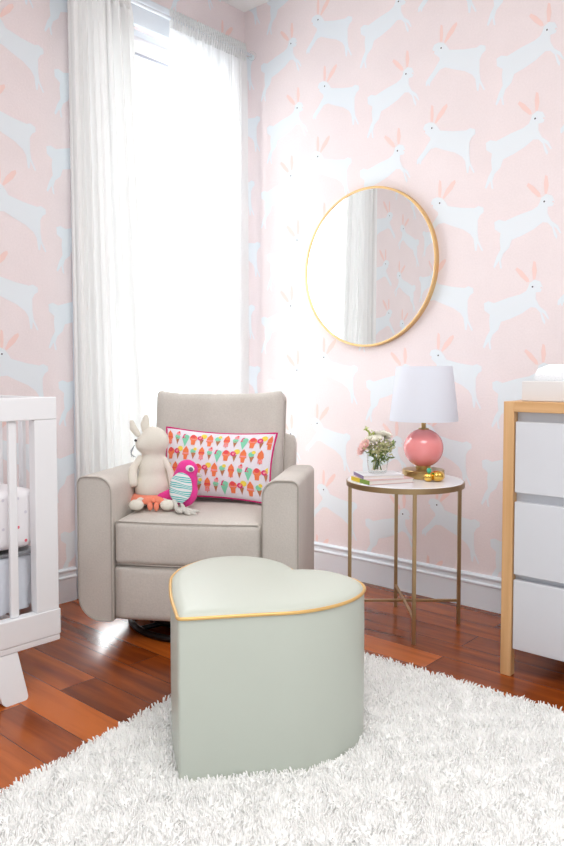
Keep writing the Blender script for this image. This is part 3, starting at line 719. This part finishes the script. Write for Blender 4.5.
bm = B(); lathe(bm, [(0, 0.0), (0.007, 0.0), (0.004, 0.010), (0, 0.016)], 12); 
for v in bm.verts: v.co = Vector((0.034 + v.co.z, v.co.x, 0.116 + v.co.y))
obj('beak', bm, M['greyfelt'], bird)
for (pts) in ([(-0.006, -0.026, 0.022), (-0.010, -0.040, 0.030), (0.002, -0.050, 0.024), (0.008, -0.056, 0.012)], [(0.010, -0.026, 0.020), (0.020, -0.042, 0.022), (0.032, -0.056, 0.012)]):
    bm = B(); tube(bm, catmull(pts, 4)[:-4], 0.006, 8)
    e = Vector(pts[-1])
    for k in (-0.6, 0, 0.6):
        tube(bm, [e, e + Vector((0.022 * math.cos(k - 0.3), 0.022 * math.sin(k - 0.3), 0.004)), e + Vector((0.042 * math.cos(k - 0.3), 0.036 * math.sin(k - 0.3), 0.002 + 0.008 * (k == 0.6)))], (0.006, 0.008, 0.002), 8)
    obj('leg', bm, M['greyfelt'], bird)

# ================================================================== round side table
TC = Vector((1.203, -0.371, 0)); TRZ = math.radians(41.7 + 0)
tab = thing('side_table', 'round side table with white marble top and thin brass legs beside the armchair', 'side table', TC, TRZ)
TR = 0.219
bm = B(); lathe(bm, [(0, 0.536), (TR - 0.004, 0.536), (TR - 0.004, 0.549), (TR - 0.006, 0.551), (0, 0.551)], 72); obj('tabletop', bm, M['marble'], tab, angle=40)
bm = B(); lathe(bm, [(TR - 0.004, 0.529), (TR, 0.529), (TR + 0.0, 0.548), (TR - 0.004, 0.548), (TR - 0.022, 0.535), (TR - 0.022, 0.529)], 72, closed=True); obj('rim', bm, M['brass'], tab, angle=40)
LR = 0.206
for k in range(4):
    a = k * PI / 2; c, s = math.cos(a), math.sin(a)
    bm = B(); box(bm, LR - .0065, LR + .0065, -.0065, .0065, 0, 0.529, 0.001, 1)
    for v in bm.verts: x, y = v.co.x, v.co.y; v.co.x, v.co.y = x * c - y * s, x * s + y * c
    obj('leg', bm, M['brass'], tab, smooth=False)
bm = B(); box(bm, -LR + .007, LR - .007, -.005, .005, 0.086, 0.096, 0.001, 1); box(bm, -.005, .005, -LR + .007, LR - .007, 0.0855, 0.0955, 0.001, 1)
obj('cross_stretcher', bm, M['brass'], tab, smooth=False)
TT = 0.5515
Rv, Fv = Vector((0.747, 0.665, 0)), Vector((-0.665, 0.747, 0))
def on_table(lat, dep, z=TT): return TC + Rv * lat + Fv * dep + Vector((0, 0, z))
# lamp
lamp = thing('table_lamp', 'table lamp with pink glazed ball body, brass foot and white drum shade', 'lamp', on_table(0.080, 0.06), 0)
bm = B(); lathe(bm, [(0, 0), (0.079, 0), (0.080, 0.002), (0.080, 0.028), (0.078, 0.030), (0, 0.030)], 56); obj('foot', bm, M['brass2'], lamp, angle=40)
bm = B(); lathe(bm, [(0.0, 0.0305), (0.028, 0.0305), (0.028, 0.045), (0.022, 0.048), (0, 0.048)], 32)
obj('collar', bm, M['brass2'], lamp, angle=40)
bm = B(); prof = [(0.0, 0.043)] + [(0.0755 * math.sin(a), 0.1125 - 0.0735 * math.cos(a)) for a in np.linspace(0.32, PI - 0.25, 30)] + [(0, 0.184)]
lathe(bm, prof, 56); obj('ball_body', bm, M['pink_glass'], lamp)
bm = B(); lathe(bm, [(0, 0.182), (0.020, 0.182), (0.020, 0.187), (0.009, 0.189), (0.009, 0.23), (0.0, 0.23)], 24); tube(bm, [(0, 0, 0.23), (0, 0, 0.415)], 0.003, 8)
for k in range(3):
    a = k * 2.094; tube(bm, [(0, 0, 0.410), (0.103 * math.cos(a), 0.103 * math.sin(a), 0.413)], 0.0018, 6)
obj('stem', bm, M['brass2'], lamp, angle=40)
bm = B(); lathe(bm, [(0.129, 0.216), (0.1295, 0.222), (0.1063, 0.419), (0.1058, 0.423), (0.1035, 0.423), (0.1265, 0.216)], 64, closed=True); obj('lamp_shade', bm, M['shade'], lamp, angle=60)
bm = B(); tube(bm, [(0.0, 0.075, 0.008), (-0.02, 0.11, 0.005), (-0.03, 0.20, 0.004)], 0.002, 6)
obj('power_cord', bm, M['wire'], lamp)
# books
def book(label, lat, dep, z, rz, w, h, t, cover, spine):
    o = thing('book', label, 'book', on_table(lat, dep, z), rz, 'two thin books under the vase')
    bm = B(); box(bm, -w / 2 + .002, w / 2 - .003, -h / 2 + .003, h / 2 - .003, 0.002, t - 0.002); obj('pages', bm, M['page'], o, smooth=False)
    bm = B(); box(bm, -w / 2, w / 2, -h / 2, h / 2, 0, 0.002, 0.0005, 1); box(bm, -w / 2, w / 2, -h / 2, h / 2, t - 0.002, t, 0.0005, 1); obj('cover', bm, cover, o, smooth=False)
    bm = B()
    if isinstance(spine, list):
        box(bm, -w / 2 - .0015, -w / 2 + .0015, -h / 2, h * 0.0, 0.0005, t - .0005); box(bm, -w / 2 - .0016, -w / 2 + .0016, h * 0.001, h / 2, 0.0005, t - .0005, mi=1); obj('spine', bm, spine, o, smooth=False)
    else:
        box(bm, -w / 2 - .0015, -w / 2 + .0015, -h / 2, h / 2, 0.0005, t - .0005); obj('spine', bm, spine, o, smooth=False)
    return o
book('lower book of the pair on the side table, with a yellow and green spine', -0.092, -0.055, TT + 0.0002, math.radians(64), 0.185, 0.135, 0.016, M['coverp'], [M['spineg'], M['spiney']])
book('upper white book of the pair on the side table, directly under the vase', -0.104, -0.045, TT + 0.0164, math.radians(52), 0.155, 0.120, 0.013, M['coverw'], M['coverpurple'])
# vase, water, flowers
vz = TT + 0.0297
vase = thing('glass_vase', 'small clear glass vase standing on the books at the left of the side table', 'vase', on_table(-0.108, -0.040, vz))
bm = B(); lathe(bm, [(0, 0), (0.030, 0), (0.034, 0.004), (0.038, 0.03), (0.041, 0.072), (0.0395, 0.072), (0.0365, 0.03), (0.032, 0.007), (0, 0.007)], 40); obj('vessel', bm, M['glass'], vase)
bm = B(); lathe(bm, [(0, 0.0075), (0.0315, 0.0075), (0.0355, 0.03), (0.0372, 0.045), (0, 0.045)], 40); obj('water', bm, M['water'], vase)
bq = thing('flower_bouquet', 'loose bouquet of cream and blush blooms with green sprigs standing in the glass vase', 'flowers', on_table(-0.108, -0.040, vz + 0.008))
bq.rotation_euler = (0, 0, math.radians(41.7))     # local x runs to the viewer's right
def flower(c, r, m, layers=3, npet=7):
    """open bloom of cupped petals facing outwards"""
    f = tag(bpy.data.objects.new('bloom', None)); 
    bm = B(); n = Vector(c) - Vector((0, 0, 0.055)); n.normalize(); q = n.to_track_quat('Z', 'Y').to_matrix()
    for L in range(layers):
        rr = r * (1 - 0.27 * L); tilt = 0.35 + 0.42 * L
        for k in range(npet - L):
            a = 2 * PI * (k + 0.5 * L) / (npet - L) + random.uniform(-.1, .1); gp = []
            for i in range(5):
                t = i / 4; row = []
                for j in range(5):
                    s = (j / 4 - 0.5) * 2; wdt = rr * 0.52 * math.sin(PI * (0.12 + 0.80 * t)) ** 0.7
                    rad = rr * t * math.cos(tilt * t); up = rr * t * math.sin(tilt * t) * 0.9 + 0.18 * rr * s * s * t
                    x, y = rad, s * wdt
                    row.append(bm.verts.new(q @ Vector((x * math.cos(a) - y * math.sin(a), x * math.sin(a) + y * math.cos(a), up)) + Vector(c)))
                gp.append(row)
            for i in range(4):
                for j in range(4): bm.faces.new([gp[i][j], gp[i + 1][j], gp[i + 1][j + 1], gp[i][j + 1]])
    ball(bm, Vector(c) + n * r * 0.25, r * 0.28, 2)
    o = obj('bloom', bm, m, bq); return o
def stemto(c, base=None):
    b = base or (random.uniform(-.018, .018), random.uniform(-.018, .018), 0.004)
    return [b, (b[0] * .3 + c[0] * .25, b[1] * .3 + c[1] * .25, 0.055), c]
bl_ = [((-0.014, -0.024, 0.112), 0.032, 'petalw'), ((-0.036, -0.004, 0.106), 0.030, 'petalw'), ((0.010, 0.006, 0.126), 0.034, 'petalw'), ((-0.048, -0.034, 0.094), 0.026, 'petalp'), ((-0.058, -0.028, 0.078), 0.024, 'petalp'),
       ((0.030, 0.010, 0.120), 0.022, 'petalw'), ((0.026, -0.010, 0.132), 0.026, 'petalw'), ((-0.010, 0.03, 0.105), 0.026, 'petalw'), ((0.036, 0.006, 0.106), 0.018, 'petalw')]
bm = B()
for c, r, m in bl_: flower(c, r, M[m]); tube(bm, stemto(c), 0.0016, 6)
obj('stems', bm, M['stem'], bq)
def sprig(name, c, n, spread, rb, m, sub=1):
    bm = B(); 
    for _ in range(n):
        p = Vector(c) + Vector([random.gauss(0, spread) for _ in range(3)]); ball(bm, p, rb * random.uniform(.7, 1.3), sub)
    tube(bm, stemto(c), 0.0014, 6)
    return obj(name, bm, m, bq)
sprig('bud_cluster', (0.012, -0.026, 0.092), 120, 0.0125, 0.0036, M['buds']); sprig('bud_cluster', (0.034, -0.010, 0.086), 90, 0.012, 0.0034, M['buds']); sprig('bud_cluster', (-0.034, -0.022, 0.092), 60, 0.010, 0.0036, M['buds'])
sprig('bud_cluster', (0.0, -0.030, 0.078), 70, 0.011, 0.0034, M['buds'])
def leafy(c0, c1, n, m, ln=0.022, name='leaf_sprig'):
    bm = B(); c0, c1 = Vector(c0), Vector(c1); tube(bm, [c0, c0.lerp(c1, .5), c1], 0.0012, 5)
    for k in range(n):
        p = c0.lerp(c1, k / n + 0.05); d = Vector([random.gauss(0, 1) for _ in range(3)]) + (c1 - c0).normalized() * 0.8; d.normalize(); s = d.cross(Vector((0.3, 0.2, 1))).normalized()
        w_ = ln * 0.28; u = d.cross(s)
        a = [bm.verts.new(p), bm.verts.new(p + d * ln * .45 + s * w_ + u * .001), bm.verts.new(p + d * ln), bm.verts.new(p + d * ln * .45 - s * w_ + u * .001), bm.verts.new(p + d * ln * .5 - u * .002)]
        bm.faces.new([a[0], a[1], a[4]]); bm.faces.new([a[1], a[2], a[4]]); bm.faces.new([a[2], a[3], a[4]]); bm.faces.new([a[3], a[0], a[4]])
    return obj(name, bm, m, bq)
leafy((-0.020, 0, 0.11), (-0.044, 0.0, 0.158), 26, M['leaf2'], 0.014); leafy((-0.010, 0, 0.11), (-0.020, -0.01, 0.145), 16, M['leaf2'], 0.012)
leafy((0.02, -0.02, 0.05), (0.052, -0.014, 0.098), 18, M['leaf']); leafy((0.01, -0.02, 0.04), (0.044, -0.03, 0.050), 14, M['leaf']); leafy((-0.01, -0.01, 0.04), (-0.03, -0.03, 0.070), 14, M['leaf'])
leafy((0.0, -0.01, 0.045), (0.010, -0.036, 0.072), 16, M['leaf']); leafy((0.005, 0, 0.02), (0.02, -0.01, 0.062), 14, M['leaf'], 0.018)
# gold ornament
gd = thing('gold_ornament', 'small polished gold ornament of two round lobes with a green stone, before the lamp foot', 'ornament', on_table(0.096, -0.058), math.radians(41.7))
bm = B()
def lobed(c, R_, H_, nl=7, seg=42, am=0.10):
    rings = []
    for i in range(13):
        a = PI * i / 12; ring = []
        for k in range(seg):
            th = 2 * PI * k / seg; r = R_ * math.sin(a) ** 0.8 * (1 + am * abs(math.cos(nl * th / 2)) - am / 2) if 0 < i < 12 else 0.0005
            ring.append(bm.verts.new((c[0] + r * math.cos(th), c[1] + r * math.sin(th), c[2] + H_ * (1 - math.cos(a)) / 2)))
        rings.append(ring)
    for a_, b_ in zip(rings[:-1], rings[1:]):
        for k in range(seg): bm.faces.new([a_[k], a_[(k + 1) % seg], b_[(k + 1) % seg], b_[k]])
    bm.faces.new(rings[0][::-1]); bm.faces.new(rings[-1])
lobed((0.014, 0, 0), 0.025, 0.040, 6, am=0.12); lobed((-0.020, -0.004, 0), 0.017, 0.032, 5, am=0.2)
obj('body', bm, M['gold'], gd)
bm = B(); ball(bm, (-0.018, -0.004, 0.0405), (0.009, 0.008, 0.0105), 2); obj('green_stone', bm, M['emerald'], gd, smooth=False)

# ================================================================== round wall mirror
mir = thing('round_mirror', 'large round wall mirror in a thin gold frame hanging above the side table', 'mirror', (0.775, 0, 1.417))
MR = 0.352
def ring_y(bm, prof, seg=128, mi=0):
    rings = [[bm.verts.new((r * math.cos(2 * PI * k / seg), -y, r * math.sin(2 * PI * k / seg))) for k in range(seg)] for r, y in prof]
    for a, b in zip(rings, rings[1:] + rings[:1]):
        for k in range(seg): bm.faces.new([a[k], a[(k + 1) % seg], b[(k + 1) % seg], b[k]])
    bmesh.ops.recalc_face_normals(bm, faces=bm.faces[:])
bm = B(); ring_y(bm, [(MR - 0.010, 0.001), (MR, 0.001), (MR, 0.023), (MR - 0.002, 0.025), (MR - 0.008, 0.025), (MR - 0.010, 0.023)]); obj('frame', bm, M['mirrorframe'], mir, angle=40)
bm = B(); vs = [bm.verts.new(((MR - .0095) * math.cos(2 * PI * k / 128), -0.0205, (MR - .0095) * math.sin(2 * PI * k / 128))) for k in range(128)]
vb = [bm.verts.new((v.co.x, -0.003, v.co.z)) for v in vs]; bm.faces.new(vs); bm.faces.new(vb[::-1])
for k in range(128): bm.faces.new([vs[k], vb[k], vb[(k + 1) % 128], vs[(k + 1) % 128]])
bmesh.ops.recalc_face_normals(bm, faces=bm.faces[:])
obj('mirror_glass', bm, M['mirror'], mir, smooth=False)

# ================================================================== dresser with tray and pad
DX, DY, DW, DD, DH = 1.679, -0.562, 0.98, 0.515, 0.862
dr = thing('dresser', 'white three-drawer dresser with light wood frame standing against the back wall', 'dresser', (DX, DY, 0))
PWD = 0.034
for x in (0, DW - PWD):
    for y in (0, DD - 0.03):
        bm = B(); box(bm, x, x + PWD, y, y + 0.03, 0, DH, 0.0015, 1); obj('leg', bm, M['maple'], dr, smooth=False)
bm = B(); box(bm, PWD, DW - PWD, 0, 0.022, DH - 0.032, DH, 0.0015, 1); box(bm, 0, DW, 0.0305, DD - .0305, DH - 0.018, DH, 0.001, 1); box(bm, PWD, DW - PWD, DD - .03, DD, DH - .03, DH, .001, 1); box(bm, PWD, DW - PWD, 0.0225, 0.0305, DH - 0.018, DH)
obj('top_frame', bm, M['mapleh'], dr, smooth=False)
bm = B(); box(bm, PWD - .006, DW - PWD + .006, 0.031, DD - 0.01, 0.09, DH - 0.019); obj('carcass', bm, M['dressw'], dr, smooth=False)
for (z0, z1) in ((0.088, 0.306), (0.3235, 0.551), (0.580, 0.800)):
    bm = B(); box(bm, PWD + 0.003, DW - PWD - 0.003, 0.006, 0.0305, z0, z1, 0.0015, 1); d_ = obj('drawer', bm, M['dressw'], dr, smooth=False)
tr = thing('changing_tray', 'white shallow changing tray set on top of the dresser', 'tray', (1.716, -0.515, DH + 0.0005))
TW, TD = 0.86, 0.42
bm = B(); box(bm, 0, TW, 0, 0.016, 0, 0.062, .002, 1); obj('side_panel', bm, M['traywhite'], tr, smooth=False)
bm = B(); box(bm, 0, TW, TD - .016, TD, 0, 0.062, .002, 1); obj('side_panel', bm, M['traywhite'], tr, smooth=False)
bm = B(); box(bm, 0, 0.016, 0.0165, TD - .0165, 0, 0.062, .002, 1); obj('end_panel', bm, M['traywhite'], tr, smooth=False)
bm = B(); box(bm, TW - .016, TW, 0.0165, TD - .0165, 0, 0.062, .002, 1); obj('end_panel', bm, M['traywhite'], tr, smooth=False)
bm = B(); box(bm, 0.0165, TW - .0165, 0.0165, TD - .0165, 0, 0.010); obj('bottom', bm, M['traywhite'], tr, smooth=False)
pd = B(); cushion(pd, 0.822, 0.374, 0.100, 0.038, (0, 0, 0.004), 16, (1.716 + TW / 2, -0.515 + TD / 2, DH + 0.0115 + 0.053))
tag(obj('changing_pad', pd, M['terry']), 'white terry changing pad lying inside the tray on the dresser', 'changing pad')

# ================================================================== crib
CX, CY1, CL, CD = 0.70, -1.523, 1.36, 0.66
crib = thing('crib', 'white wooden slatted crib with splayed legs at the left edge of the picture', 'crib', (CX, CY1, 0))
# local: x from -CD (wall side) to 0 (room side); y from -CL to 0
for x1 in (0, -CD + 0.03):
    f = 'room' if x1 == 0 else 'wall'
    bm = B(); box(bm, x1 - 0.032, x1, -CL, 0, 0.811, 0.878, 0.003, 2); obj('top_rail', bm, M['cribw'], crib, smooth=False)
    bm = B(); box(bm, x1 - 0.032, x1 + .003, -CL, 0.003, 0.154, 0.232, 0.002, 1); box(bm, x1 - 0.034, x1 + .001, -CL, 0.001, 0.135, 0.153, 0.002, 1); obj('bottom_rail', bm, M['cribw'], crib, smooth=False)
    for y0 in (-0.074, -CL):
        bm = B(); box(bm, x1 - 0.034, x1 - .001, y0, y0 + 0.074, 0.2325, 0.8105, 0.0015, 1); obj('post', bm, M['cribw'], crib, smooth=False)
    n = 18
    for k in range(n):
        yc = -0.074 - (CL - 0.148) * (k + 1) / (n + 1)
        if k == 0: s0 = None
        bm = B(); box(bm, x1 - 0.024, x1 - 0.010, yc - 0.0125, yc + 0.0125, 0.2325, 0.8105, 0.003, 2); obj('slat', bm, M['cribw'], crib, smooth=False)
    for s, y0 in ((1, -0.185), (-1, -CL + 0.185)):
        bm = B(); ox = 0.035 if x1 == 0 else 0.0
        p = rrect(-0.046, 0.046, 0, 0.134, (0.014, 0.014, 0.0, 0.0), 5)
        def fn(u, v, d, y0=y0, s=s, x1=x1, ox=ox):
            t = (0.134 - v) / 0.134
            return (x1 - 0.034 + d + ox * t, y0 + u * (1 - 0.15 * t) + s * 0.022 * t, v)
        prism(bm, p, fn, 0.0, 0.034); obj('leg', bm, M['cribw'], crib, smooth=False)
for y1 in (0.0, -CL + 0.024):
    for z0, z1 in ((0.811, 0.877), (0.155, 0.231)):
        bm = B(); box(bm, -CD + .031, -.033, y1 - 0.026, y1 - 0.002, z0, z1, .002, 1); obj('end_rail', bm, M['cribw'], crib, smooth=False)
    for k in range(7):
        xc = -0.033 - (CD - 0.064) * (k + 1) / 8
        bm = B(); box(bm, xc - .0125, xc + .0125, y1 - 0.021, y1 - 0.007, 0.2315, 0.8105, .003, 2); obj('slat', bm, M['cribw'], crib, smooth=False)
bm = B(); box(bm, -0.60, -0.06, -CL + .03, -0.03, 0.4015, 0.4125, 0.002, 1); obj('mattress_support', bm, M['springs'], crib, smooth=False)
bm = B(); MZ0, MZ1 = 0.425, 0.600
cushion(bm, 0.560, 1.292, MZ1 - MZ0, 0.022, (0, 0, 0.010), 24, (0, 0, 0))
dm = [M['sheet'], M['red'], M['greydot']]
r_ = random.Random(5)
for row in range(4):
    for k in range(26):
        y = 0.60 - k * 0.047 + (0.023 if row % 2 else 0); z = -0.065 + row * 0.043
        if abs(y) > 0.61: continue
        mi = 1 if (k * 2 + row) % 3 == 0 else 2; s = 0.0048
        vs = [bm.verts.new((0.2815, y + s * math.cos(q * PI / 4), z + s * math.sin(q * PI / 4))) for q in range(8)]
        bm.faces.new(vs).material_index = mi
mt = obj('crib_mattress', bm, dm); mt.location = (CX - CD / 2, CY1 - CL / 2, (MZ0 + MZ1) / 2)
tag(mt, 'crib mattress in a white fitted sheet dotted red and grey inside the crib', 'mattress')
# pale cotton skirt hanging inside the crib below the mattress
bm = B(); nn = 160; a = [];
for j, (z, am) in enumerate(((0.4010, 0.002), (0.385, 0.007), (0.32, 0.014), (0.236, 0.018))):
    row = []
    per = []
    for i in range(nn):
        t = i / nn * 4; x0, x1_, y0, y1_ = -0.262, 0.262, -0.634, 0.634
        if t < 1: p = (x1_, y0 + (y1_ - y0) * t); nrm = (1, 0)
        elif t < 2: p = (x1_ - (x1_ - x0) * (t - 1), y1_); nrm = (0, 1)
        elif t < 3: p = (x0, y1_ - (y1_ - y0) * (t - 2)); nrm = (-1, 0)
        else: p = (x0 + (x1_ - x0) * (t - 3), y0); nrm = (0, -1)
        o_ = am * (math.sin(i * 0.9) + 0.6 * math.sin(i * 1.73 + j)) ; row.append(bm.verts.new((p[0] + nrm[0] * o_, p[1] + nrm[1] * o_, z)))
    a.append(row)
for p_, q_ in zip(a[:-1], a[1:]):
    for i in range(nn): bm.faces.new([p_[i], q_[i], q_[(i + 1) % nn], p_[(i + 1) % nn]])
bm.faces.new(a[0])
sk = obj('crib_skirt', bm, M['skirt']); sk.location = (CX - CD / 2, CY1 - CL / 2, 0)
tag(sk, 'pale grey-blue gathered crib skirt hanging below the mattress', 'crib skirt')
